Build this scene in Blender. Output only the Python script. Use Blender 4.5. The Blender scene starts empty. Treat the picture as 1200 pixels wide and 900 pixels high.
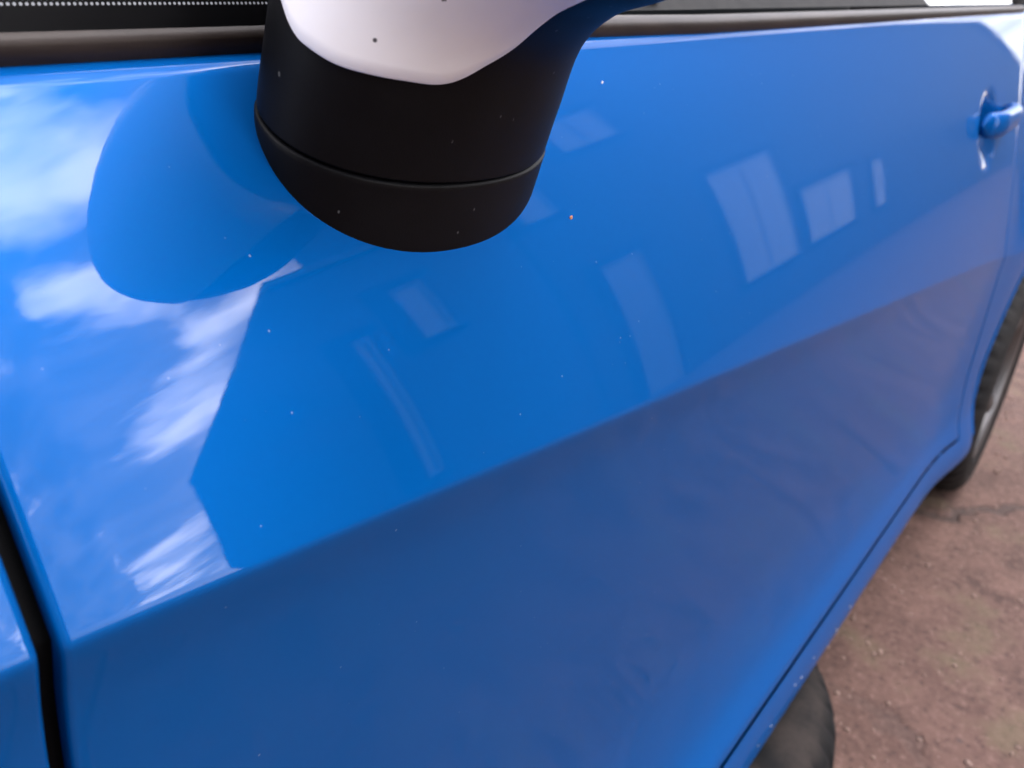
import bpy, bmesh, math, random
import numpy as np
from mathutils import Matrix, Vector
random.seed(4); rng = np.random.default_rng(4)
sc = bpy.context.scene
COL = sc.collection
R = math.radians

# ------------------------------------------------------------------ camera
CAM = (-0.0548, -0.1668, 0.9153); YAW, PITCH, ROLL = 0.933, 0.3956, 0.084
fw = Vector((math.sin(YAW)*math.cos(PITCH), math.cos(YAW)*math.cos(PITCH), -math.sin(PITCH)))
rt = Vector((math.cos(YAW), -math.sin(YAW), 0)); up = rt.cross(fw)
rt2 = rt*math.cos(ROLL)+up*math.sin(ROLL); up2 = -rt*math.sin(ROLL)+up*math.cos(ROLL)
cd = bpy.data.cameras.new('camera'); cam = bpy.data.objects.new('camera', cd); COL.objects.link(cam)
cam.matrix_world = Matrix(((rt2.x, up2.x, -fw.x, CAM[0]), (rt2.y, up2.y, -fw.y, CAM[1]), (rt2.z, up2.z, -fw.z, CAM[2]), (0, 0, 0, 1)))
cd.sensor_width = 36; cd.lens = 933.9*36/1200; cd.clip_start = .01; cd.clip_end = 2000
cd.dof.use_dof = True; cd.dof.focus_distance = .30; cd.dof.aperture_fstop = 13
sc.camera = cam

# ------------------------------------------------------------------ sky and sun
SUN_AZ, SUN_EL = 50, 23            # azimuth from straight out of the car's side towards its rear
sdir = Vector((math.sin(R(SUN_AZ))*math.cos(R(SUN_EL)), -math.cos(R(SUN_AZ))*math.cos(R(SUN_EL)), math.sin(R(SUN_EL))))
w = bpy.data.worlds.new('World'); sc.world = w; w.use_nodes = True
nt = w.node_tree; nt.nodes.clear()
def nd(t, typ, **k):
    n = t.nodes.new(typ)
    for a, b in k.items(): setattr(n, a, b)
    return n
def lk(t, a, b): t.links.new(a, b)
def mth(t, op, a, b=None, c=None):
    n = nd(t, 'ShaderNodeMath', operation=op)
    for i, q in enumerate((a, b, c)):
        if q is None: continue
        if isinstance(q, (int, float)): n.inputs[i].default_value = q
        else: lk(t, q, n.inputs[i])
    return n.outputs[0]
def mapr(t, v, a, b, c=0., d=1., typ='SMOOTHSTEP'):
    n = nd(t, 'ShaderNodeMapRange', interpolation_type=typ); lk(t, v, n.inputs[0])
    for i, q in enumerate((a, b, c, d)): n.inputs[1+i].default_value = q
    return n.outputs[0]
sky = nd(nt, 'ShaderNodeTexSky', sky_type='NISHITA', sun_disc=False, sun_elevation=R(SUN_EL), sun_rotation=math.atan2(sdir.x, sdir.y))
sky.air_density = .75; sky.dust_density = 1.4; sky.ozone_density = .4
tc = nd(nt, 'ShaderNodeTexCoord'); sep = nd(nt, 'ShaderNodeSeparateXYZ'); lk(nt, tc.outputs['Generated'], sep.inputs[0])
# clouds live on a flat layer overhead
den = mth(nt, 'ADD', mth(nt, 'MAXIMUM', sep.outputs[2], 0.0), .18)
cx = mth(nt, 'DIVIDE', sep.outputs[0], den); cy = mth(nt, 'DIVIDE', sep.outputs[1], den)
cmb = nd(nt, 'ShaderNodeCombineXYZ'); lk(nt, cx, cmb.inputs[0]); lk(nt, cy, cmb.inputs[1])
noi = nd(nt, 'ShaderNodeTexNoise', noise_dimensions='3D'); noi.inputs['Scale'].default_value = 3.1; noi.inputs['Detail'].default_value = 9
noi.inputs['Roughness'].default_value = .58; noi.inputs['Distortion'].default_value = .35; lk(nt, cmb.outputs[0], noi.inputs['Vector'])
val = noi.outputs['Fac']
# the cloud banks that the photograph's paintwork mirrors: (azimuth, elevation, angular size, lift)
for az, el, sz, lift in ((37, 58, 6, .205), (33, 53, 5, .16), (48, 67, 13, .20), (20, 66, 9, .17), (27, 47.5, 3.2, .195), (31, 45, 3, .205), (35, 41.5, 3.4, .205), (37, 33, 3.6, .205), (34, 29, 4.2, .205), (30, 25, 4.6, .205), (26, 10.5, 4.0, .205),
                         (2, 40, 12, .15), (-30, 24, 14, .16), (-75, 45, 20, .14), (-110, 20, 16, .15), (150, 35, 20, .14), (-160, 50, 22, .14), (120, 62, 18, .12), (178, 15, 14, .15)):
    d = (math.sin(R(az))*math.cos(R(el)), -math.cos(R(az))*math.cos(R(el)), math.sin(R(el)))
    vm = nd(nt, 'ShaderNodeVectorMath', operation='DISTANCE'); lk(nt, tc.outputs['Generated'], vm.inputs[0]); vm.inputs[1].default_value = d
    val = mth(nt, 'ADD', val, mapr(nt, vm.outputs['Value'], 0, 1.7*math.sin(R(sz)), lift, 0))
mask = mapr(nt, val, .57, .82)
mask = mth(nt, 'MULTIPLY', mask, mapr(nt, sep.outputs[2], 0, .12))
mask = mth(nt, 'MAXIMUM', mask, mapr(nt, noi.outputs['Fac'], .3, .7, .07, .15))     # thin high veil
noi2 = nd(nt, 'ShaderNodeTexNoise'); noi2.inputs['Scale'].default_value = 6; noi2.inputs['Detail'].default_value = 6; lk(nt, cmb.outputs[0], noi2.inputs['Vector'])
shade = mapr(nt, noi2.outputs['Fac'], .35, .65)
cmx = nd(nt, 'ShaderNodeMix', data_type='RGBA'); lk(nt, shade, cmx.inputs[0]); cmx.inputs[6].default_value = (50, 49, 52, 1); cmx.inputs[7].default_value = (100, 94, 94, 1)
mx = nd(nt, 'ShaderNodeMix', data_type='RGBA'); lk(nt, mask, mx.inputs[0]); lk(nt, sky.outputs[0], mx.inputs[6]); lk(nt, cmx.outputs[2], mx.inputs[7])
bg = nd(nt, 'ShaderNodeBackground'); bg.inputs['Strength'].default_value = .15; lk(nt, mx.outputs[2], bg.inputs[0])
wo = nd(nt, 'ShaderNodeOutputWorld'); lk(nt, bg.outputs[0], wo.inputs[0])
sl = bpy.data.lights.new('sun', 'SUN'); sl.energy = 3; sl.angle = R(.5); sl.color = (1, .93, .84)
so = bpy.data.objects.new('sun', sl); COL.objects.link(so); so.rotation_euler = sdir.to_track_quat('Z', 'Y').to_euler(); so.location = sdir*40
sc.view_settings.view_transform = 'Standard'; sc.view_settings.look = 'None'; sc.view_settings.gamma = 1; sc.view_settings.use_curve_mapping = False
sc.view_settings.exposure = 1.22
sc.render.engine = 'CYCLES'
sc.cycles.max_bounces = 8; sc.cycles.transparent_max_bounces = 12

# ------------------------------------------------------------------ materials
MATS = {}
def mat(name, col=(.5, .5, .5), rough=.5, metal=0., coat=0., spec=.5, build=None):
    m = bpy.data.materials.new(name); m.use_nodes = True; t = m.node_tree
    b = t.nodes['Principled BSDF']; b.inputs['Base Color'].default_value = (*col, 1); b.inputs['Roughness'].default_value = rough
    b.inputs['Metallic'].default_value = metal; b.inputs['Coat Weight'].default_value = coat; b.inputs['Specular IOR Level'].default_value = spec
    if build: build(t, b)
    MATS[name] = m
    return m
def coord(t, scale=(1, 1, 1)):
    c = nd(t, 'ShaderNodeTexCoord'); mp = nd(t, 'ShaderNodeMapping'); mp.inputs['Scale'].default_value = scale; lk(t, c.outputs['Object'], mp.inputs[0]); return mp.outputs[0]
def noise(t, vec, s, det=4, rough=.55):
    n = nd(t, 'ShaderNodeTexNoise'); n.inputs['Scale'].default_value = s; n.inputs['Detail'].default_value = det; n.inputs['Roughness'].default_value = rough; lk(t, vec, n.inputs['Vector']); return n.outputs['Fac']
def voro(t, vec, s, feature='F1', rnd=1.):
    n = nd(t, 'ShaderNodeTexVoronoi', feature=feature); n.inputs['Scale'].default_value = s; n.inputs['Randomness'].default_value = rnd; lk(t, vec, n.inputs['Vector']); return n
def mixc(t, f, a, b):
    n = nd(t, 'ShaderNodeMix', data_type='RGBA')
    if isinstance(f, float): n.inputs[0].default_value = f
    else: lk(t, f, n.inputs[0])
    for i, q in ((6, a), (7, b)):
        if isinstance(q, tuple): n.inputs[i].default_value = (*q, 1)
        else: lk(t, q, n.inputs[i])
    return n.outputs[2]
def bump(t, h, strength, dist):
    n = nd(t, 'ShaderNodeBump'); n.inputs['Strength'].default_value = strength; n.inputs['Distance'].default_value = dist; lk(t, h, n.inputs['Height']); return n.outputs[0]
def specks(t, vec, scale, size, keep):
    """sparse small dots: 1 inside a dot"""
    v = voro(t, vec, scale); dot = mapr(t, v.outputs['Distance'], size*.5, size, 1, 0)
    sepc = nd(t, 'ShaderNodeSeparateColor'); lk(t, v.outputs['Color'], sepc.inputs[0])
    return mth(t, 'MULTIPLY', dot, mth(t, 'GREATER_THAN', sepc.outputs[0], 1-keep))

def b_paint(t, b):
    v = coord(t)
    base = (.0, .073, .278)
    dust = noise(t, v, 9, 6, .6); smear = noise(t, coord(t, (7, 30, 30)), 2.2, 5, .6)
    sp = mth(t, 'MAXIMUM', specks(t, v, 95, .05, .4), specks(t, v, 150, .09, .12))
    sp = mth(t, 'MULTIPLY', sp, mapr(t, noise(t, v, 300, 1), .35, .6))
    film = mth(t, 'MULTIPLY', mapr(t, mth(t, 'MULTIPLY', dust, smear), .2, .42), .004)
    # brownish tint in the colour: stronger towards the rear and low down
    sx = nd(t, 'ShaderNodeSeparateXYZ'); lk(t, coord(t), sx.inputs[0])
    rear = mth(t, 'MULTIPLY', mapr(t, sx.outputs[0], .5, 1.9), mapr(t, sx.outputs[2], .72, .5))
    film = mth(t, 'ADD', film, mth(t, 'MULTIPLY', rear, mapr(t, noise(t, coord(t, (3, 9, 9)), 3, 7, .65), .3, .75, .0, .016)))
    c = mixc(t, film, base, (.20, .14, .12)); c = mixc(t, mth(t, 'MULTIPLY', sp, .28), c, (.45, .5, .58))
    lk(t, c, b.inputs['Base Color'])
    lk(t, mapr(t, mth(t, 'MULTIPLY', dust, smear), .2, .42, .012, .03), b.inputs['Coat Roughness'])
    peel = bump(t, noise(t, v, 160, 2), .008, .0006)
    lk(t, peel, b.inputs['Coat Normal'])
    b.inputs['Coat IOR'].default_value = 1.46
mat('blue_paint', (.0, .135, .40), .45, .3, .40, .0, b_paint)

def b_plastic(t, b):
    v = coord(t)
    sp = specks(t, coord(t, (1, 1, .6)), 120, .07, 1.)
    sp = mth(t, 'MULTIPLY', sp, mapr(t, noise(t, v, 400, 2), .36, .5))
    c = mixc(t, mapr(t, noise(t, v, 30, 5), .3, .7), (.0010, .0011, .0018), (.0022, .0023, .0032)); c = mixc(t, mth(t, 'MULTIPLY', sp, .4), c, (.2, .2, .2))
    lk(t, c, b.inputs['Base Color'])
    lk(t, bump(t, noise(t, v, 1500, 2), .25, .0002), b.inputs['Normal'])
mat('black_plastic', (.01, .01, .012), .5, 0, 0, .12, b_plastic)
def b_white(t, b):
    v = coord(t)
    sp = specks(t, v, 90, .085, 1.); sp = mth(t, 'MULTIPLY', sp, mapr(t, noise(t, v, 600, 3), .38, .48))
    scr = mth(t, 'MULTIPLY', specks(t, coord(t, (1, 5, 1.6)), 40, .07, .12), mapr(t, noise(t, v, 200, 2), .4, .6))
    c = mixc(t, mapr(t, noise(t, v, 40, 5), .4, .75, 0, .12), (.80, .77, .77), (.6, .55, .52)); c = mixc(t, mth(t, 'MAXIMUM', sp, scr), c, (.05, .05, .055))
    lk(t, c, b.inputs['Base Color'])
mat('white_cap_paint', (.7, .69, .69), .38, 0, .15, .4, b_white)
def b_trim(t, b):
    v = coord(t, (1, 6, 6))
    lk(t, mixc(t, mapr(t, noise(t, v, 14, 6, .6), .3, .7), (.016, .0112, .0095), (.032, .023, .019)), b.inputs['Base Color'])
    lk(t, bump(t, noise(t, coord(t), 900, 2), .3, .0002), b.inputs['Normal'])
mat('faded_trim', (.07, .06, .055), .5, 0, 0, .25, b_trim)
mat('black_seal', (.0012, .0012, .0014), .8, 0, 0, .1)
mat('dark_interior', (.012, .012, .014), .8)
mat('seat_cloth', (.008, .008, .009), .9)
def b_glass(t, b):
    t.nodes.remove(b); o = t.nodes['Material Output']
    tr = nd(t, 'ShaderNodeBsdfTransparent'); tr.inputs[0].default_value = (.42, .46, .46, 1)
    gl = nd(t, 'ShaderNodeBsdfGlossy'); gl.inputs['Roughness'].default_value = .01
    fr = nd(t, 'ShaderNodeFresnel'); fr.inputs[0].default_value = 1.5
    m = nd(t, 'ShaderNodeMixShader'); lk(t, fr.outputs[0], m.inputs[0]); lk(t, tr.outputs[0], m.inputs[1]); lk(t, gl.outputs[0], m.inputs[2]); lk(t, m.outputs[0], o.inputs[0])
mat('car_glass', build=b_glass)
def b_frit(t, b):
    c = nd(t, 'ShaderNodeTexCoord'); s = nd(t, 'ShaderNodeSeparateXYZ'); lk(t, c.outputs['UV'], s.inputs[0])
    p = .0016
    u = mth(t, 'DIVIDE', s.outputs[0], p); vv = mth(t, 'DIVIDE', s.outputs[1], p)
    row = mth(t, 'FLOOR', vv); u = mth(t, 'ADD', u, mth(t, 'MULTIPLY', row, .5))
    du = mth(t, 'SUBTRACT', mth(t, 'FRACT', u), .5); dv = mth(t, 'SUBTRACT', mth(t, 'FRACT', vv), .5)
    rr = mth(t, 'SQRT', mth(t, 'ADD', mth(t, 'MULTIPLY', du, du), mth(t, 'MULTIPLY', dv, dv)))
    sz = mth(t, 'ADD', .16, mth(t, 'MULTIPLY', mth(t, 'SUBTRACT', 3, row), -.02))
    lk(t, mixc(t, mth(t, 'MULTIPLY', mth(t, 'LESS_THAN', rr, .27), mth(t, 'GREATER_THAN', row, 3.5)), (.0012, .0012, .0015), (.30, .31, .33)), b.inputs['Base Color'])
mat('frit_dots', (.01, .01, .01), .35, 0, 0, .05, build=b_frit)
def b_rubber(t, b):
    v = coord(t)
    lk(t, mixc(t, mapr(t, noise(t, v, 22, 6, .65), .42, .75), (.0035, .0035, .004), (.016, .0135, .012)), b.inputs['Base Color'])
    lk(t, bump(t, noise(t, v, 120, 4), .3, .001), b.inputs['Normal'])
mat('tyre_rubber', (.015, .015, .016), .75, 0, 0, .3, b_rubber)
def b_dusty(t, b):
    v = coord(t)
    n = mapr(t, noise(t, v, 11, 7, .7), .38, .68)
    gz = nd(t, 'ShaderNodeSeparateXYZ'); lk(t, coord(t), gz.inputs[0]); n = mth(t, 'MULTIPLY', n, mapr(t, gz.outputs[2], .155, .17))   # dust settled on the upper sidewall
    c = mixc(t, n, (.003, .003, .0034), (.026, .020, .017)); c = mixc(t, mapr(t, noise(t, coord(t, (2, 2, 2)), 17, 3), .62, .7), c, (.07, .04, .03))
    lk(t, c, b.inputs['Base Color']); lk(t, bump(t, noise(t, v, 70, 5), .5, .003), b.inputs['Normal'])
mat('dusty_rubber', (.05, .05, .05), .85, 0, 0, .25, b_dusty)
mat('alloy', (.13, .125, .125), .42, .8, 0)
mat('dark_metal', (.04, .038, .038), .5, .8)
mat('lamp_lens', (.6, .62, .65), .08, 0, 1)
mat('red_lens', (.35, .01, .012), .1, 0, 1)
mat('mirror_glass', (.8, .82, .85), .02, 1.)

def b_ground(t, b):
    v = coord(t)
    big = noise(t, v, 1.4, 6, .6); mid = noise(t, v, 9, 7, .68); fine = noise(t, v, 70, 5, .7)
    c = mixc(t, mapr(t, mid, .36, .64), (.068, .038, .030), (.138, .079, .062)); c = mixc(t, mapr(t, big, .42, .66, 0, .6), c, (.105, .058, .046))
    c = mixc(t, mapr(t, fine, .52, .66, 0, .7), c, (.18, .11, .09)); c = mixc(t, mapr(t, fine, .46, .34, 0, .8), c, (.04, .024, .02))
    st = specks(t, v, 28, .13, .22); c = mixc(t, mth(t, 'MULTIPLY', st, .75), c, (.26, .17, .14))
    dk = specks(t, coord(t, (1.3, 1, 1)), 17, .12, .2); c = mixc(t, mth(t, 'MULTIPLY', dk, .7), c, (.06, .045, .042))
    wv = nd(t, 'ShaderNodeVectorMath', operation='MULTIPLY_ADD'); nn = nd(t, 'ShaderNodeTexNoise'); nn.inputs['Scale'].default_value = 5; nn.inputs['Detail'].default_value = 5; lk(t, v, nn.inputs['Vector'])
    lk(t, nn.outputs['Color'], wv.inputs[0]); wv.inputs[1].default_value = (.35, .35, 0); lk(t, v, wv.inputs[2])
    cr = mapr(t, voro(t, wv.outputs[0], .6, 'DISTANCE_TO_EDGE').outputs['Distance'], .002, .008, 1, 0)
    cr = mth(t, 'MULTIPLY', cr, mapr(t, noise(t, v, .9, 3), .45, .6)); c = mixc(t, mth(t, 'MULTIPLY', cr, .55), c, (.035, .028, .026))
    # thin moss under the shelter of parked cars and along cracks
    moss = mth(t, 'MULTIPLY', mapr(t, noise(t, v, 4.5, 5, .6), .52, .66), .45); c = mixc(t, moss, c, (.085, .078, .040))
    lk(t, c, b.inputs['Base Color'])
    h = mth(t, 'ADD', mth(t, 'MULTIPLY', mid, .6), mth(t, 'SUBTRACT', mth(t, 'MULTIPLY', fine, .5), cr)); h = mth(t, 'ADD', h, mth(t, 'MULTIPLY', st, .5))
    lk(t, bump(t, h, .8, .012), b.inputs['Normal'])
mat('worn_concrete', (.2, .15, .14), .85, 0, 0, .3, b_ground)
mat('pebble_stone', (.19, .125, .10), .8)
mat('dry_leaf', (.32, .19, .07), .7)
def b_render(c0, c1, s=3):
    def f(t, b):
        v = coord(t); lk(t, mixc(t, mapr(t, noise(t, v, s, 6, .6), .3, .7), c0, c1), b.inputs['Base Color']); lk(t, bump(t, noise(t, v, 60, 4), .3, .01), b.inputs['Normal'])
    return f
def b_brick(t, b):
    n = nd(t, 'ShaderNodeTexBrick'); v = nd(t, 'ShaderNodeTexCoord'); mp = nd(t, 'ShaderNodeMapping'); mp.inputs['Rotation'].default_value = (R(90), 0, 0); lk(t, v.outputs['Object'], mp.inputs[0]); lk(t, mp.outputs[0], n.inputs['Vector'])
    n.inputs['Color1'].default_value = (.045, .038, .036, 1); n.inputs['Color2'].default_value = (.058, .05, .046, 1); n.inputs['Mortar'].default_value = (.07, .064, .06, 1); n.inputs['Scale'].default_value = 4.4
    lk(t, n.outputs[0], b.inputs['Base Color'])
mat('grey_brick', (.25, .22, .2), .9, build=b_brick)
mat('pale_render', (.5, .48, .46), .9, build=b_render((.44, .42, .40), (.56, .53, .5)))
mat('stone_render', (.2, .2, .2), .9, build=b_render((.028, .028, .028), (.042, .041, .04)))
mat('slate', (.06, .062, .07), .7, build=b_render((.05, .052, .06), (.09, .09, .1), 8))
mat('white_upvc', (.75, .75, .74), .35)
mat('pane_glass', (.35, .38, .42), .05, 0, 1., .8)
mat('blind_cloth', (.42, .43, .44), .8)
mat('grey_upvc', (.26, .26, .26), .4)
mat('dark_edging', (.012, .012, .013), .7, 0, 0, .2)
mat('dark_brick', (.05, .04, .038), .9, build=b_render((.010, .008, .0075), (.016, .013, .012)))
mat('post_paint', (.62, .61, .58), .6)

# ------------------------------------------------------------------ mesh helpers
def link(name, me, m=None, parent=None):
    o = bpy.data.objects.new(name, me); COL.objects.link(o)
    if m: me.materials.append(MATS[m])
    if parent:
        o.parent = parent
        off = Vector((0, 0, 0)); q = parent
        while q: off += q.location; q = q.parent
        o.location = -off
    return o
def pyd(name, V, Fc, m, parent=None, smooth=True):
    me = bpy.data.meshes.new(name); me.from_pydata([tuple(map(float, v)) for v in V], [], Fc); me.update()
    if smooth: me.shade_smooth()
    return link(name, me, m, parent)
def grid(name, P, m, parent=None, wrapu=False, wrapv=False, flip=False, smooth=True):
    P = np.asarray(P, float); nu, nv = P.shape[:2]; F_ = []
    for i in range(nu-(0 if wrapu else 1)):
        for j in range(nv-(0 if wrapv else 1)):
            a, b_, c, d = i*nv+j, ((i+1) % nu)*nv+j, ((i+1) % nu)*nv+(j+1) % nv, i*nv+(j+1) % nv
            F_.append((a, d, c, b_) if flip else (a, b_, c, d))
    return pyd(name, P.reshape(-1, 3), F_, m, parent, smooth)
def bm_box(bm, lo, hi, bev=0.):
    r = bmesh.ops.create_cube(bm, size=1); vs = r['verts']
    for v in vs: v.co = Vector([(lo[i]+hi[i])/2+(hi[i]-lo[i])*v.co[i] for i in range(3)])
    if bev > 0:
        es = list({e for v in vs for e in v.link_edges}); bmesh.ops.bevel(bm, geom=es, offset=bev, segments=2, profile=.5, affect='EDGES')
def from_bm(name, bm, m, parent=None, smooth=False):
    me = bpy.data.meshes.new(name); bm.to_mesh(me); bm.free()
    if smooth: me.shade_smooth()
    return link(name, me, m, parent)
def box(name, lo, hi, m, parent=None, bev=0.):
    bm = bmesh.new(); bm_box(bm, lo, hi, bev); return from_bm(name, bm, m, parent)
def empty(name, loc, label, cat, group=None):
    o = bpy.data.objects.new(name, None); COL.objects.link(o); o.location = loc; o['label'] = label; o['category'] = cat
    if group: o['group'] = group
    return o
def tag(o, label, cat, group=None):
    o['label'] = label; o['category'] = cat
    if group: o['group'] = group
    return o
def catmull(pts, n):
    P = np.asarray(pts, float); P = np.vstack([2*P[0]-P[1], P, 2*P[-1]-P[-2]]); out = []
    for i in range(1, len(P)-2):
        for k in range(n):
            u = k/n; a, b_, c, d = P[i-1:i+3]
            out.append(.5*((2*b_)+(c-a)*u+(2*a-5*b_+4*c-d)*u*u+(-a+3*b_-3*c+d)*u**3))
    out.append(P[-2]); return np.array(out)
def revolve(name, prof, m, parent, origin, axis='y', n=64, smooth=True, lug=0.):
    th = np.linspace(0, 2*np.pi, n, endpoint=False); G = []
    rm = max(p_[0] for p_ in prof)
    for ia, a in enumerate(th):
        row = []
        for r_, h in prof:
            if lug and r_ > rm-.016 and ia % 5 == 0: r_ -= lug
            row.append((r_*math.cos(a), h, r_*math.sin(a)) if axis == 'y' else (r_*math.cos(a), r_*math.sin(a), h))
        G.append(row)
    return grid(name, np.array(G)+np.array(origin), m, parent, wrapu=True, smooth=smooth)

# ------------------------------------------------------------------ setting: ground
def make_ground():
    xs = np.concatenate([[-400, -60, -10], np.linspace(-3, 7, 41), [12, 60, 400]]); ys = np.concatenate([[-400, -60, -12], np.linspace(-5, 3, 33), [10, 60, 400]])
    G = np.array([[(x, y, 0) for y in ys] for x in xs])
    g = grid('ground', G, 'worn_concrete'); g['kind'] = 'structure'; return g
make_ground()

# ------------------------------------------------------------------ the car: shape of its side
YC = .83; XR, XF, WR = 2.05, -.42, .300
CAR = empty('car', (.8, YC, 0), 'bright blue hatchback parked on cracked concrete, wing mirror capped in white', 'car')
def section(x):
    xx = min(max(x, -.95), 2.6); xk = min(max(x, -.95), 1.7)
    zb = .8954+.0895*min(xx, 2.0); zc = .7781-.0843*xk; yb = .078
    bow = .05*max(0, -.1-x)**2 + .03*max(0, x-2.1)**2
    n = np.array([-(zb-zc), yb]); n /= np.linalg.norm(n); A = np.array([0, zc]); B = np.array([yb, zb]); h = .0055
    K = (A+B)/2+n*h*2
    tt = np.linspace(0, 1, 120)[:, None]; upper = (1-tt)**2*B+2*tt*(1-tt)*K+tt*tt*A
    top = np.array([[yb+.016, zb+.0015], [yb+.004, zb+.0015]])
    zl = zc-.045; uu = float(np.clip((x-.2)/1.6, 0, 1)); kk = 1-.70*uu*uu*(3-2*uu)
    low = catmull([(0, zc), (.0080*kk, zl), (.0225*kk, zl-.46*(zl-.36)), (.0285*kk, zl-.76*(zl-.36)), (.0245*kk, .375), (.013*kk-.002*(1-kk), .322), (-.0075, .284), (-.0145, .256), (-.0166, .233), (-.012, .212), (.015, .198), (.06, .196)], 60)
    C = np.vstack([top, upper, low[1:]]); ic = len(top)+len(upper)-1
    d = np.r_[0, np.cumsum(np.hypot(*np.diff(C, axis=0).T))]; sc_ = d[ic]
    st = .001; sd = np.arange(0, d[-1], st); D = np.array([np.interp(sd, d, C[:, k]) for k in (0, 1)]).T
    k = np.exp(-.5*(np.arange(-14, 15)/1.25)**2); k /= k.sum(); Dp = np.vstack([np.repeat(D[:1], 14, 0), D, np.repeat(D[-1:], 14, 0)])
    D = np.array([np.convolve(Dp[:, q], k, 'valid') for q in (0, 1)]).T
    D[:, 0] += bow
    return sd, D, sc_, float(np.interp(-.284, -D[5:, 1], sd[5:]))
def rows_upto(sd, scr, sbot, bottom=True):
    a = [0, .002, .004, .006, .008, .011, .014]; a += list(np.linspace(.018, scr-.0075, 50)); a += list(np.linspace(scr-.0065, scr+.0065, 27))
    a += list(np.linspace(scr+.0075, sbot, 46)); return np.array(a)
def side_pt(x, s):
    sd, D, _, _ = SEC(x); return np.array([np.interp(s, sd, D[:, 0]), np.interp(s, sd, D[:, 1])])
_cache = {}
def SEC(x):
    k = round(x, 4)
    if k not in _cache: _cache[k] = section(k)
    return _cache[k]
def flare(x, z):
    f = 0
    for xc in (XR, XF):
        r_ = math.hypot(x-xc, z-.31); f += (-.024 if x < XR or xc == XF else -.010)*math.exp(-((r_-.34)/(.15 if r_ > .34 else .05))**2)*(1 if z < .75 else math.exp(-((z-.75)/.05)**2))
    return f
def side_col(x, which='door'):
    """points and outward normals of one column of the body side"""
    sd, D, scr, sb = SEC(x)
    s = rows_upto(sd, scr, sb if which == 'door' else sb)
    if which == 'sill': s = np.r_[sb+.0055, np.linspace(sb+.007, sd[-1], 26)]
    if which == 'full': s = np.r_[s, np.linspace(sb+.004, sd[-1], 14)]
    Q = np.array([np.interp(s, sd, D[:, k]) for k in (0, 1)]).T
    T = np.gradient(Q, axis=0); N = np.array([-(-T[:, 1]), -T[:, 0]]).T*np.array([1, 1]); N = np.array([T[:, 1], -T[:, 0]]).T; N /= np.linalg.norm(N, axis=1)[:, None]+1e-12
    N[N[:, 0] > .2] *= -1
    P = np.array([(x, q[0]+flare(x, q[1]), q[1]) for q in Q]); NN = np.array([(0, n_[0], n_[1]) for n_ in N])
    return P, NN
HX, HZ = 1.335, .862
def panel(name, xs, which, parent, hem0=True, hem1=True, hemb=True, dent=False, cut=None):
    cols = []; r_ = .0022
    def edge(x, sgn):
        P, N = side_col(x, which); out = []
        for a in np.linspace(0, np.pi/2, 6)[1:]:
            q = P - N*r_*(1-math.cos(a)); q = q.copy(); q[:, 0] += sgn*r_*math.sin(a); out.append(q)
        q = P-N*(r_+.004); q[:, 0] += sgn*r_; out.append(q); return out
    if hem0: cols += edge(xs[0]+r_, -1)[::-1]
    for x in xs:
        if (hem0 and x < xs[0]+r_) : x = xs[0]+r_
        if (hem1 and x > xs[-1]-r_) : x = xs[-1]-r_
        P, N = side_col(x, which)
        if dent:
            q = ((x-HX)/.078)**2+((P[:, 2]-HZ)/.054)**2
            P = P - N*(.0135*np.clip(1.15-q, 0, 1)**1.6)[:, None]
        cols.append(P)
    if hem1: cols += edge(xs[-1]-r_, 1)
    G = np.array(cols)
    if hemb:
        last = G[:, -1:]; ex = []
        for k, (dy, dz) in enumerate(((.0003, -.0012), (.0012, -.0022), (.003, -.0028), (.016, -.0028))): ex.append(last+np.array([0, dy, dz]))
        G = np.concatenate([G]+ex, axis=1)
    if cut is None: return grid(name, G, 'blue_paint', parent, flip=True)
    nu, nv = G.shape[:2]; V = G.reshape(-1, 3).copy(); F_ = []
    cxx, czz, rr = cut; dist = np.hypot(V[:, 0]-cxx, V[:, 2]-czz)
    inside = dist < rr
    for i in range(nu-1):
        for j in range(nv-1):
            q = (i*nv+j, i*nv+j+1, (i+1)*nv+j+1, (i+1)*nv+j)
            if all(inside[k] for k in q): continue
            F_.append(q)
    for k in np.where(inside)[0]:      # pull the ragged edge onto the arch circle
        d = max(dist[k], 1e-6); V[k, 0] = cxx+(V[k, 0]-cxx)*rr/d; V[k, 2] = czz+(V[k, 2]-czz)*rr/d
    used = sorted({k for q in F_ for k in q}); mp = {k: i for i, k in enumerate(used)}
    return pyd(name, V[used], [tuple(mp[k] for k in q) for q in F_], 'blue_paint', parent)
GAP = .0025; XD1 = 1.62
xs_door = np.unique(np.r_[np.linspace(GAP, 1.2, 60), np.linspace(1.2, 1.50, 76), np.linspace(1.50, XD1-GAP, 8)])
door = panel('door', xs_door, 'door', CAR, dent=True)
fender = panel('front_wing', np.unique(np.r_[np.linspace(-.9, -GAP, 90)]), 'full', CAR, hem0=False, hemb=False, cut=(XF, .31, .335))
quarter = panel('rear_quarter_panel', np.linspace(XD1+GAP, 2.55, 110), 'full', CAR, hem1=False, hemb=False, cut=(XR, .31, .335))
sill = panel('sill', np.linspace(-.085, 1.72, 60), 'sill', CAR, hem0=False, hem1=False, hemb=False)
# dark rebates behind the shut lines
for x in (0, XD1):
    P0 = side_col(x-.012, 'door')[0]; P1 = side_col(x+.012, 'door')[0]
    off = np.array([0, .0075, -.002]); grid('door_seal', np.array([P0+off, P1+off]), 'black_seal', door, flip=True)
Ps = [side_col(x, 'door')[0][-1] for x in np.linspace(.02, XD1-.02, 8)]
grid('door_seal', np.array([[p+np.array([0, .014, -.012]), p+np.array([0, .014, .012])] for p in Ps]), 'black_seal', door)
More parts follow.
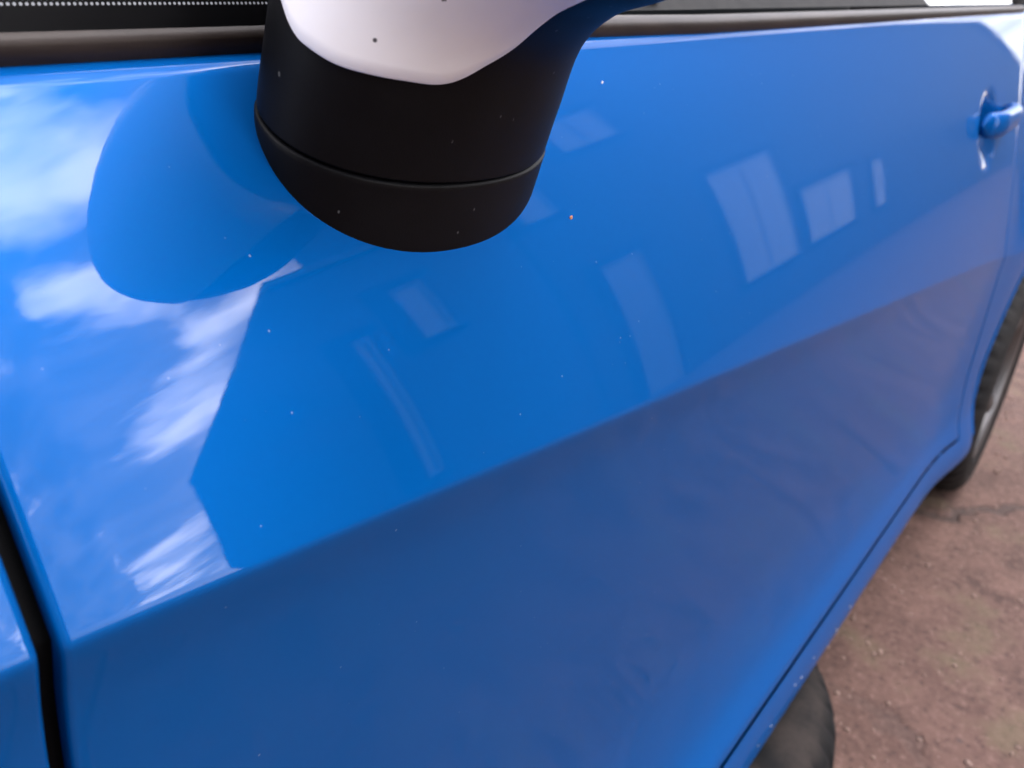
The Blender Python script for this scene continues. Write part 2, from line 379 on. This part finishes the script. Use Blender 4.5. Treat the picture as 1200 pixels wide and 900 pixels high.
# arch liners and lips
def arch(xc):
    a = np.linspace(R(-8), R(188), 60); L = []
    for t_ in a:
        x, z = xc+.335*math.cos(t_), .31+.335*math.sin(t_)
        sd, D, scr, sb = SEC(x); zz = max(z, .2)
        y = np.interp(-zz, -D[5:, 1], D[5:, 0])+flare(x, zz)
        c, s_ = math.cos(t_), math.sin(t_)
        L.append([(x+.004*c, y-.0005, z+.004*s_), (x, y-.003, z), (x-.006*c, y-.0015, z-.006*s_), (x-.010*c, y+.010, z-.010*s_), (x-.008*c, y+.02, z-.008*s_)])
    grid('arch_lip', np.array(L), 'blue_paint', CAR)
    L = np.array([[(xc+.338*math.cos(t_), y, .31+.338*math.sin(t_)) for y in (.012, .30)] for t_ in a]); grid('arch_liner', L, 'black_seal', CAR)
    L = np.array([[(xc+r_*math.cos(t_), .30, .31+r_*math.sin(t_)) for r_ in (.338, .02)] for t_ in a]); grid('arch_liner', L, 'black_seal', CAR)
arch(XR); arch(XF)

# ------------------------------------------------------------------ wheels
def tyre_prof(R_, w_, rim):
    h = w_/2
    return [(rim-.004, -h+.022), (rim, -h+.012), (rim+.012, -h+.004), (rim+.02, -h+.001), (rim+.022, -h+.003), (rim+.04, -h-.001), (rim+.046, -h-.001), (rim+.047, -h+.0015), (rim+.052, -h+.0015), (rim+.053, -h-.0005), (rim+(R_-rim)*.62, -h), (R_-.026, -h+.006), (R_-.010, -h+.018), (R_-.003, -h+.032), (R_, -h+.05)] + \
           [q for k in range(4) for q in ((R_, -h+.05+k*(w_-.1)/4+.004), (R_-.006, -h+.05+k*(w_-.1)/4+.006), (R_-.006, -h+.05+k*(w_-.1)/4+.011), (R_, -h+.05+k*(w_-.1)/4+.013))] + \
           [(R_, h-.05), (R_-.003, h-.032), (R_-.010, h-.018), (R_-.026, h-.006), (rim+(R_-rim)*.62, h), (rim+.04, h+.001), (rim+.022, h-.003), (rim+.02, h-.001), (rim+.012, h-.004), (rim, h-.012), (rim-.004, h-.022)]
def road_wheel(xc, yface):
    w_ = .185; yc = yface+w_/2; o = (xc, yc, WR)
    hub = revolve('wheel', [(.197, w_/2-.02), (.197, -w_/2+.02), (.205, -w_/2+.010), (.203, -w_/2+.006), (.192, -w_/2+.010), (.183, -w_/2+.03), (.178, .02), (.05, .03), (.0, .03)], 'alloy', CAR, o, n=72)
    ty = revolve('tyre', tyre_prof(WR, w_, .198), 'tyre_rubber', hub, o, n=240, lug=.007)
    for k in range(5):
        bm = bmesh.new(); a = R(90+72*k+14); ca, sa = math.cos(a), math.sin(a); ring = []
        for r_, hw, y0 in ((.03, .030, -.062), (.10, .024, -.066), (.16, .024, -.070), (.190, .036, -.076)):
            row = []
            for u, dy in ((-1, .018), (-.75, .002), (0, -.003), (.75, .002), (1, .018)):
                row.append((xc+r_*ca-u*hw*sa, yc+y0+dy, WR+r_*sa+u*hw*ca))
            ring.append(row)
        bm.free(); grid('spoke', np.array(ring), 'alloy', hub)
    revolve('hub_cap', [(.034, -.062), (.032, -.072), (.02, -.077), (0, -.078)], 'alloy', hub, o, n=24)
    revolve('brake_disc', [(.13, -.01), (.13, -.02), (.04, -.02)], 'dark_metal', hub, o, n=48)
    return hub
wheels = [road_wheel(XR, -.040), road_wheel(XF, -.045)]

# ------------------------------------------------------------------ door handle
def handle():
    x0, x1 = 1.275, 1.475; L = []
    for u in np.linspace(0, 1, 30):
        x = x0+(x1-x0)*u; z = HZ+.006+.016*u
        sd, D, scr, sb = SEC(x); y = np.interp(-z, -D[5:, 1], D[5:, 0])
        e = min(u, 1-u)*(x1-x0); cap = math.sqrt(max(0, 1-max(0, 1-e/.014)**2)); end = min(1, e/.05)
        hz = .0175*max(cap, .02); hy = .010*max(cap, .02); yo = y-.001-.017*math.sin(min(1, end)*math.pi/2)
        L.append([(x, yo+hy*math.copysign(abs(math.sin(t_))**.8, math.sin(t_)), z+hz*math.copysign(abs(math.cos(t_))**.8, math.cos(t_))) for t_ in np.linspace(0, 2*np.pi, 24, endpoint=False)])
    h = grid('handle', np.array(L), 'blue_paint', door, wrapv=True, flip=True)
handle()

def chip_or_glint(x, z, r_, m, owner):
    sd, D, scr, sb = SEC(x); y = np.interp(-z, -D[5:, 1], D[5:, 0]); bm = bmesh.new(); q = bmesh.ops.create_icosphere(bm, subdivisions=2, radius=r_)
    for v in q['verts']: v.co = Vector((x+v.co.x*(1+.4*math.sin(v.co.z*900)), y-.0001+v.co.y*.25, z+v.co.z))
    from_bm('chip_glint_speck', bm, m, owner, True)
mat('rust', (.42, .17, .06), .8); mat('primer_and_glint', (.62, .60, .58), .7)
chip_or_glint(.255, .846, .0012, 'rust', door); chip_or_glint(.315, .9035, .0009, 'primer_and_glint', door)
for k in range(7): chip_or_glint(rng.uniform(.62, 1.0), rng.uniform(.228, .25), rng.uniform(.0008, .0016), 'primer_and_glint', sill)  # pale specks standing in for the bright glints along the sill lip
# ------------------------------------------------------------------ belt moulding and glass
def belt(x): return .078, .8954+.0895*min(x, 2.0)
def moulding(name, x0, x1):
    L = []
    prof = [(.006, -.0004), (.0042, .003), (.0022, .0065), (.0030, .0088), (.0055, .0105), (.009, .0118), (.013, .012), (.0165, .0115), (.0165, .002)]
    for x in np.linspace(x0, x1, 40):
        yb, zb = belt(x); k_ = .0055*min(1, max(0, (x-.15)/.3)); L.append([(x, yb+p-k_, zb+q-k_*.5) for p, q in prof])
    return grid(name, np.array(L), 'faded_trim', CAR, flip=True)
moulding('belt_moulding', -.012, 1.60); moulding('belt_moulding', -.30, -.0135)
def rail(u):   # roof rail / windscreen pillar edge: u 0 at the pillar foot, 1 at its head, 2 at the tail
    return catmull([(-.42, .085, .865), (.08, .19, 1.16), (.55, .262, 1.345), (1.1, .275, 1.385), (1.75, .275, 1.36), (2.30, .25, 1.24)], 20)
RAIL = rail(0)
def rail_at(x): return np.array([np.interp(x, RAIL[:, 0], RAIL[:, k]) for k in range(3)])
def glass(name, xb0, xb1, xt0, xt1, inset=.012):
    G = []
    for u in np.linspace(0, 1, 24):
        xb = xb0+(xb1-xb0)*u; xt = xt0+(xt1-xt0)*u; yb, zb = belt(xb); a = np.array([xb, yb+inset, zb+.012]); c = rail_at(xt)+np.array([0, .004, -.015])
        G.append([a+(c-a)*v+np.array([0, -.012*4*v*(1-v), 0]) for v in np.linspace(0, 1, 10)])
    return grid(name, np.array(G), 'car_glass', CAR, flip=True)
g1 = glass('door_window', .20, 1.58, .34, 1.52); g0 = glass('quarter_window', -.20, .185, -.05, .32); g2 = glass('rear_side_window', 1.66, 2.15, 1.59, 1.95)
def strip(name, A, B, m, parent=CAR, d=.012, wd=(0, 1, 0)):
    A = np.array(A); B = np.array(B); return grid(name, np.array([A, (A*.9+B*.1)+np.array([0, -d*.6, 0]), (A+B)/2+np.array([0, -d, 0]), (A*.1+B*.9)+np.array([0, -d*.6, 0]), B]).transpose(1, 0, 2), m, parent)
def between(xb0, xt0, xb1, xt1, n=14):
    r = []
    for xb, xt in ((xb0, xt0), (xb1, xt1)):
        yb, zb = belt(xb); a = np.array([xb, yb+.011, zb+.01]); c = rail_at(xt); r.append([a+(c-a)*v+np.array([0, -.012*4*v*(1-v), 0]) for v in np.linspace(0, 1, n)])
    return r
a, c = between(.182, .316, .206, .346); strip('window_bar', a, c, 'black_seal', d=.004)
a, c = between(1.56, 1.50, 1.68, 1.61); strip('centre_pillar', a, c, 'black_seal', d=.006)
a, c = between(2.12, 1.92, 2.50, 2.22); strip('rear_pillar', a, c, 'blue_paint', d=.01)
# printed dot band low on the fixed quarter window
def frit():
    me_v = []; me_f = []; uv = []
    n = 20
    for i in range(n+1):
        x = -.16+.30*i/n; yb, zb = belt(x)
        for j, v in enumerate((0, 1)):
            z = zb+.010+.0245*v; me_v.append((x, yb+.0045+(.0085 if v else 0), z)); uv.append((x, .0263*v))
    for i in range(n): me_f.append((2*i, 2*i+1, 2*i+3, 2*i+2))
    o = pyd('frit_band', me_v, me_f, 'frit_dots', g0); l = o.data.uv_layers.new(name='UVMap')
    for lp in o.data.loops: l.data[lp.index].uv = uv[lp.vertex_index]
frit()
# pillar, roof rail
L = []
for k, p in enumerate(RAIL):
    q = RAIL[min(k+1, len(RAIL)-1)]-RAIL[max(k-1, 0)]; q = q/np.linalg.norm(q); side = np.array([0, -.75, .65]); side -= q*side.dot(q); side /= np.linalg.norm(side); o2 = np.cross(q, side)
    L.append([p+side*.022*math.cos(t_)+o2*.045*math.sin(t_)+np.array([0, .01, 0]) for t_ in np.linspace(0, 2*np.pi, 16, endpoint=False)])
grid('roof_rail', np.array(L), 'blue_paint', CAR, wrapv=True)

# ------------------------------------------------------------------ wing mirror
# sections along the stalk and head: lower/inner point, upper/outer point (y, z), x centre, half depth in x
MS = [((.047, .805), (.088, .830), .175, .062), ((.0375, .838), (.087, .866), .1755, .0665), ((.0330, .855), (.086, .889), .1755, .0690), ((.0290, .8690), (.085, .905), .1755, .0702),
      ((.0215, .8880), (.082, .928), .1755, .0690), ((.0095, .9125), (.077, .960), .1750, .0660), ((-.010, .9255), (.062, 1.00), .174, .0630),
      ((-.032, .931), (.034, 1.035), .172, .0600), ((-.052, .936), (.0, 1.052), .170, .058), ((-.069, .942), (-.040, 1.052), .169, .055), ((-.082, .953), (-.070, 1.036), .168, .048), ((-.090, .975), (-.087, 1.015), .168, .03), ((-.093, .993), (-.092, 1.001), .169, .006)]
MSC = catmull([(a[0], a[1], b[0], b[1], x, h) for a, b, x, h in MS], 16); NM = len(MSC)
def mir(s, phi, grow=0.):
    """s 0..1 along, phi 0 = lower/inner, 90 = front, 180 = top/outer, 270 = rear"""
    f = s*(NM-1); v = np.array([np.interp(f, np.arange(NM), MSC[:, k]) for k in range(6)])
    a = v[:2]; b = v[2:4]; c = (a+b)/2; wv = (b-a)/2; ex = 2/2.15
    cp, sp = math.cos(phi), math.sin(phi); cw = math.copysign(abs(cp)**ex, cp); sw = math.copysign(abs(sp)**ex, sp)
    L_ = np.linalg.norm(wv); k = 1+grow/max(L_, .004); kx = 1+grow/max(v[5], .004)
    yz = c-wv*cw*k; return np.array([v[4]-v[5]*sw*kx, yz[0], yz[1]])
S_SEAM = (3.0/(len(MS)-1))
mirror = None
def mirror_mesh(name, s_arr, parent, groove=None, m='black_plastic', close=None):
    ph = np.linspace(0, 2*np.pi, 96, endpoint=False)
    G = np.array([[mir(s, p, g) for p in ph] for s, g in s_arr]); return grid(name, G, m, parent, wrapv=True)
mirror = mirror_mesh('wing_mirror', [(s, 0) for s in np.linspace(S_SEAM+.004, 1, 110)], CAR)
# put the rolled lower edge of the upper shell on
mirror_mesh('shell_edge', [(S_SEAM-.001, -.004), (S_SEAM-.0004, -.0014), (S_SEAM+.0008, -.0005), (S_SEAM+.0025, -.0001), (S_SEAM+.0045, 0.0)], mirror)
mirror_mesh('foot', [(s, .0006) for s in np.linspace(.0, S_SEAM-.006, 30)]+[(S_SEAM-.0040, .0003), (S_SEAM-.0028, -.0006), (S_SEAM-.0024, -.0022), (S_SEAM-.0024, -.006)], mirror)
# border of the white cap as (angle round the section, station along it); each border point runs to its partner at the head's end
CAPB = catmull([(26, 9.6), (22, 8.4), (19, 7.4), (14, 6.5), (10.5, 5.8), (9, 5.35), (10.5, 5.08), (14.5, 4.86), (20, 4.66), (27, 4.54), (38, 4.48), (50, 4.415), (62, 4.36), (74, 4.355), (80, 4.37), (86, 4.44), (92, 4.56), (98, 4.68), (110, 4.8), (130, 4.95), (160, 5.2), (190, 5.6), (215, 6.2)], 7)
def cap():
    G = []; K = len(MS)-1
    for k, (d, st) in enumerate(CAPB):
        te = (30+185*k/(len(CAPB)-1), 10.9); dv = np.array([te[0]-d, te[1]-st]); L_ = math.hypot(dv[0]/15, dv[1]); dv = dv/L_
        f = lambda e, g: mir((st+dv[1]*e)/K, R(d+dv[0]*e), g)
        col = [f(0, -.0006), f(0, .0006), f(.008, .0013), f(.022, .0017)] + [f(.03+(L_-.03)*v, .0019) for v in np.linspace(0, 1, 50)]
        G.append(col)
    return grid('mirror_cap', np.array(G), 'white_cap_paint', mirror)
capo = cap(); capo['label'] = 'white painted cap on the black wing mirror'
pg = [(.2285, y, z) for y, z in ((-.02, .965), (-.065, .97), (-.075, 1.02), (-.04, 1.035), (-.005, 1.02))]
pyd('mirror_pane', pg, [(0, 1, 2, 3, 4)], 'mirror_glass', mirror, False)

# ------------------------------------------------------------------ rest of the body shell
def surf(name, f, nu, nv, m, parent=CAR, flip=False): return grid(name, np.array([[f(u, v) for v in np.linspace(0, 1, nv)] for u in np.linspace(0, 1, nu)]), m, parent, flip=flip)
crown = lambda v: 1-(2*v-1)**2
def f_bonnet(u, v):
    x = -.98+.62*u; yb = .085+.08*(1-u)**3; y = yb+(2*YC-2*yb)*v; zb = .8954+.0895*x+.004
    return (x-.13*crown(v)*(1-u)+.06*crown(v)*u*0, y, zb-.03*(1-u)**4+(.055+.02*u)*crown(v)**.8)
surf('bonnet', f_bonnet, 24, 24, 'blue_paint', flip=True)
def f_screen(u, v):
    p = catmull([(-.40, .10, .89), (.08, .20, 1.165), (.56, .27, 1.355)], 10)[int(round(u*20))]; y = p[1]+(2*YC-2*p[1])*v; return (p[0]-.17*crown(v)*(1-.4*u), y, p[2]+.025*crown(v))
surf('windscreen', f_screen, 21, 20, 'car_glass', flip=True)
def f_roof(u, v):
    x = .50+1.78*u; r_ = rail_at(x); y = r_[1]+.02+(2*YC-2*r_[1]-.04)*v; return (x-.09*crown(v)*(1-u)+.04*crown(v)*u, y, r_[2]+.012+.06*crown(v)**.8)
surf('roof', f_roof, 30, 20, 'blue_paint', flip=True)
def f_back(u, v):
    p = catmull([(2.27, .27, 1.25), (2.42, .17, 1.08), (2.52, .11, .96), (2.58, .10, .72)], 8)[int(round(u*24))]; y = p[1]+(2*YC-2*p[1])*v; return (p[0]+.10*crown(v), y, p[2]+.015*crown(v))
surf('tailgate', f_back, 25, 16, 'blue_paint', flip=True)
def f_rglass(u, v):
    p = catmull([(2.31, .33, 1.21), (2.42, .25, 1.08), (2.49, .22, 1.0)], 8)[int(round(u*16))]; y = p[1]+(2*YC-2*p[1])*v; return (p[0]+.118*crown(v*.86+.07), y, p[2]+.012)
surf('rear_window', f_rglass, 17, 12, 'car_glass', flip=True)
def f_nose(u, v):
    y = .04+(2*YC-.08)*v; q = abs(2*v-1); z = .79-.58*u; return (-1.20+.32*q**4-.03*math.sin(u*3.1)+.05*u*u, y, z-.01*crown(v))
surf('front_bumper', f_nose, 20, 40, 'blue_paint', flip=True)
def f_tail(u, v):
    y = .04+(2*YC-.08)*v; q = abs(2*v-1); z = .74-.52*u; return (2.72-.18*q**4+.03*math.sin(u*3.1)-.04*u*u, y, z)
surf('rear_bumper', f_tail, 20, 40, 'blue_paint')
def f_grille(u, v):
    y = .45+(2*YC-.9)*v; q = abs(2*v-1)*.47; return (-1.222+.30*q**4-.02, y, .40-.12*u)
surf('grille', f_grille, 4, 20, 'black_plastic', flip=True)
def lamp(name, xc, yc, zc, sx, sy, sz, m):
    return grid(name, np.array([[(xc+sx*math.cos(a)*math.cos(b_), yc+sy*math.sin(a)*math.cos(b_), zc+sz*math.sin(b_)) for a in np.linspace(0, 2*np.pi, 20, endpoint=False)] for b_ in np.linspace(-1.57, 1.57, 12)]), m, CAR, wrapv=True, flip=True)
lamp('headlight', -.98, .17, .72, .19, .11, .07, 'lamp_lens'); lamp('tail_light', 2.53, .14, .86, .07, .07, .10, 'red_lens')
# other flank: copies mirrored across the centre line
def mirror_copy(o, parent):
    c_ = o.copy(); COL.objects.link(c_); c_.parent = parent
    if parent == CAR: c_.scale = (1, -1, 1); c_.location = (o.location.x, -o.location.y+0, o.location.z)
    if 'label' in c_ and c_ is not o: del c_['label']
    for ch in list(o.children): mirror_copy(ch, c_)
    if parent == CAR:  # y -> 2*YC - y in world: local mesh is world coords, car origin at YC
        c_.location = (-CAR.location.x, 2*YC-CAR.location.y, 0)
    return c_
for o in [q for q in list(CAR.children) if q.name.split('.')[0] in ('door', 'front_wing', 'rear_quarter_panel', 'sill', 'arch_lip', 'arch_liner', 'wheel', 'belt_moulding', 'door_window', 'quarter_window', 'rear_side_window', 'window_bar', 'centre_pillar', 'rear_pillar', 'roof_rail', 'wing_mirror', 'headlight', 'tail_light')]:
    mirror_copy(o, CAR)
# cabin: floor, dash, seats
box('floor_pan', (-.75, .12, .17), (2.4, 1.54, .24), 'black_seal', CAR, .01)
box('inner_trim', (-.02, .128, .30), (1.6, .17, .86), 'dark_interior', CAR, .01); box('inner_trim', (-.02, 2*YC-.17, .30), (1.6, 2*YC-.128, .86), 'dark_interior', CAR, .01)
box('bulkhead', (-.36, .14, .3), (-.30, 1.52, .86), 'dark_interior', CAR, .01)
surf('dashboard', lambda u, v: (-.36+.72*u, .16+1.34*v, .90+.07*math.sin(u*3.0)-.06*u), 12, 6, 'dark_interior', flip=True)
def seat(xc, yc, wd):
    s_ = box('seat', (xc-.25, yc-wd, .38), (xc+.25, yc+wd, .54), 'seat_cloth', CAR, .05)
    bm = bmesh.new(); bm_box(bm, (xc+.18, yc-wd, .50), (xc+.30, yc+wd, 1.08), .05)
    for v in bm.verts: v.co.x += (v.co.z-.5)*.32
    from_bm('backrest', bm, 'seat_cloth', s_, True)
    for yy in ([yc] if wd < .4 else [yc-.35, yc+.35]):
        bm = bmesh.new(); bm_box(bm, (xc+.36, yy-.12, 1.10), (xc+.45, yy+.12, 1.26), .04); from_bm('headrest', bm, 'seat_cloth', s_, True)
seat(.78, .47, .24); seat(.78, 2*YC-.47, .24); seat(1.68, YC, .58)

# ------------------------------------------------------------------ loose tyre lying under the sill
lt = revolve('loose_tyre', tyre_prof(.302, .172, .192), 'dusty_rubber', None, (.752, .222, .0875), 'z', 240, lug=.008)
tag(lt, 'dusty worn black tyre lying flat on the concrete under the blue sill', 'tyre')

# ------------------------------------------------------------------ litter on the concrete
bm = bmesh.new()
for k in range(1300):
    x = rng.uniform(.7, 3.2); y = rng.uniform(-1.0, .15); r_ = abs(rng.normal(0, .0024))+.0014
    rr = bmesh.ops.create_icosphere(bm, subdivisions=1, radius=r_)
    f = rng.uniform(.6, 1.3, 3)
    for v in rr['verts']: v.co = Vector((v.co.x*f[0]+x, v.co.y*f[1]+y, v.co.z*f[2]*.7+r_*.3))
pb = from_bm('pebbles', bm, 'pebble_stone', None, True); pb['kind'] = 'stuff'; tag(pb, 'fine loose grit scattered over the worn concrete', 'grit')

# ------------------------------------------------------------------ houses across the yard (mirrored in the paintwork, one added out of view)
def facade(name, x0, x1, zt0, zt1, yf, depth, wins, m, label, skew=0., pitch=.10):
    root = empty(name, ((x0+x1)/2, yf-depth/2, 0), label, 'house')
    xb = sorted({x0, x1, *[q for w_ in wins for q in w_[:2]]}); zb = sorted({0., *[q for w_ in wins for q in w_[2:4]]})
    V = []; F_ = []
    def quad(a, b_, c, d): n = len(V); V.extend([a, b_, c, d]); F_.append((n, n+1, n+2, n+3))
    zt = lambda x: zt0+(zt1-zt0)*(x-x0)/(x1-x0)
    for i in range(len(xb)-1):
        for j in range(len(zb)):
            xa, xc, za = xb[i], xb[i+1], zb[j]; top = j == len(zb)-1
            zc, zd = (zt(xa), zt(xc)) if top else (zb[j+1], zb[j+1])
            if any(w_[0] <= xa and xc <= w_[1] and w_[2] <= za and (not top and zb[j+1] <= w_[3]) for w_ in wins): continue
            quad((xa, yf, za), (xa, yf, zc), (xc, yf, zd), (xc, yf, za))
    for w_ in wins:
        a, b_, c, d = w_[:4]; r_ = yf-.12
        quad((a, yf, c), (a, r_, c), (a, r_, d), (a, yf, d)); quad((b_, yf, c), (b_, yf, d), (b_, r_, d), (b_, r_, c)); quad((a, yf, d), (a, r_, d), (b_, r_, d), (b_, yf, d)); quad((a, yf, c), (b_, yf, c), (b_, r_, c), (a, r_, c))
    yb = yf-depth
    quad((x0, yf, 0), (x0+skew, yb, 0), (x0+skew, yb, zt0), (x0, yf, zt0)); quad((x1, yf, 0), (x1, yf, zt1), (x1, yb, zt1), (x1, yb, 0)); quad((x0+skew, yb, 0), (x1, yb, 0), (x1, yb, zt1), (x0+skew, yb, zt0))
    pyd('wall', V, F_, m, root, False)
    e = .06; ex_ = .004; V = []; F_ = []
    for yy, dz in ((yf+e, .002), (yf+e, .14), (yf-depth/2, .14+depth*pitch), (yb-e, .14), (yb-e, .002)): V += [(x0-ex_+skew*(yf-yy)/depth, yy, zt0+dz), (x1+ex_, yy, zt1+dz)]
    F_ = [(0, 1, 3, 2), (2, 3, 5, 4), (4, 5, 7, 6), (6, 7, 9, 8), (8, 9, 1, 0), (0, 2, 4, 6, 8), (1, 9, 7, 5, 3)]
    pyd('roof', V, F_, 'slate', root, False)
    for a, b_, c, d, kind in wins:
        r_ = yf-.10; fw_ = .07
        bm = bmesh.new(); bm_box(bm, (a, r_, c), (a+fw_, r_+.06, d)); bm_box(bm, (b_-fw_, r_, c), (b_, r_+.06, d)); bm_box(bm, (a+fw_, r_, d-fw_), (b_-fw_, r_+.06, d)); bm_box(bm, (a+fw_, r_, c), (b_-fw_, r_+.06, c+fw_))
        sw_ = .30; bm2 = bmesh.new(); bm_box(bm2, (a-sw_, yf+.002, c-.1), (a-.07, yf+.03, d+.12)); bm_box(bm2, (a-.069, yf+.002, d+.01), (b_+.1, yf+.03, d+.12))
        nm = kind if kind in ('door', 'garage_door') else 'window'
        wo_ = from_bm(nm, bm, 'grey_upvc', root)
        from_bm('edge_strip', bm2, 'dark_edging', wo_)  # dark strips along the left side and top of each opening
        if nm == 'window':
            n = 2 if b_-a > .8 else 1
            for k in range(n):
                xa = a+fw_+(b_-a-2*fw_)*k/n; xc = a+fw_+(b_-a-2*fw_)*(k+1)/n
                box('pane', (xa+.012, r_+.02, c+fw_), (xc-.012, r_+.03, d-fw_), 'blind_cloth' if kind == 'blind' else 'pane_glass', wo_)
                if k: box('mullion', (xa-.03, r_+.012, c+fw_), (xa+.03, r_+.05, d-fw_), 'grey_upvc', wo_)
            box('window_sill', (a-.06, yf-.1, c-.06), (b_+.06, yf+.07, c-.001), 'stone_render', wo_)
        else:
            n = 4
            for k in range(n): z0 = c+fw_+(d-c-2*fw_)*k/n; box('panel', (a+fw_+.004, r_+.015, z0+.002), (b_-fw_-.004, r_+.04, z0+(d-c-2*fw_)/n-.002), 'grey_upvc', wo_, .008)
    return root
YF = -4.6
winsA = [(4.42, 4.66, 1.0, 3.45, 'blind'), (5.15, 5.62, 2.9, 4.05, 'blind')]
facade('brick_house', 4.12, 7.05, 4.9, 4.9, YF, 6.2, winsA, 'grey_brick', 'small grey brick house with narrow white windows, mirrored in the blue door', 2.0, 0.)
winsB = [(7.35, 8.05, 4.1, 5.2, 'blind'), (7.95, 8.95, .02, 2.75, 'door'), (9.0, 10.4, 5.4, 6.6, 'blind'), (11.3, 13.7, .95, 3.7, 'blind'), (14.2, 17.0, 1.0, 2.4, 'blind'), (18.2, 19.2, 1.0, 2.3, 'blind')]
facade('tall_house', 7.07, 27.0, 8.6, 8.6, YF+.05, 2.6, winsB, 'stone_render', 'tall grey rendered house next to the small brick one')
facade('end_house', 27.1, 38.0, 6.0, 3.3, YF+.02, 5.0, [], 'stone_render', 'small house with a steep falling roofline at the end of the row')
facade('low_garage', 38.1, 66.0, 3.1, 3.1, YF-.1, 5.0, [], 'grey_brick', 'long low brick garage row beyond the tall grey house')
facade('sky_blocker_house', -16.0, .6, 6.4, 6.4, YF-.2, 6.0, [(-3.2, -1.6, 1.0, 2.5, 'blind'), (-3.2, -1.6, 3.7, 5.0, 'blind'), (-8.2, -6.6, 1.0, 2.5, 'blind')], 'stone_render', 'unseen grey house added across the gap to hold back sky light')  # out of view, added to cut the ambient sky light in the yard
# boundary on the far side of the car, glimpsed through its windows
gw = empty('boundary_wall', (13, 5.2, 0), 'high dark brick boundary wall behind the blue hatchback', 'wall')
box('wall_face', (2, 5.1, 0), (40, 5.3, 3.4), 'dark_brick', gw, .01); box('coping', (1.95, 5.05, 3.402), (40.05, 5.35, 3.47), 'slate', gw, .008)
for k, x in enumerate((7.6, 8.5, 10.1, 13.6)):
    p = box('fence_post', (x, 4.6, 0), (x+(.14 if k < 3 else .9), 4.72, 2.6), 'post_paint', None, .008)
    tag(p, 'pale square post standing before the dark boundary wall' if k < 3 else 'wide pale pillar standing before the dark boundary wall', 'post', 'posts by the boundary wall' if k < 3 else None)
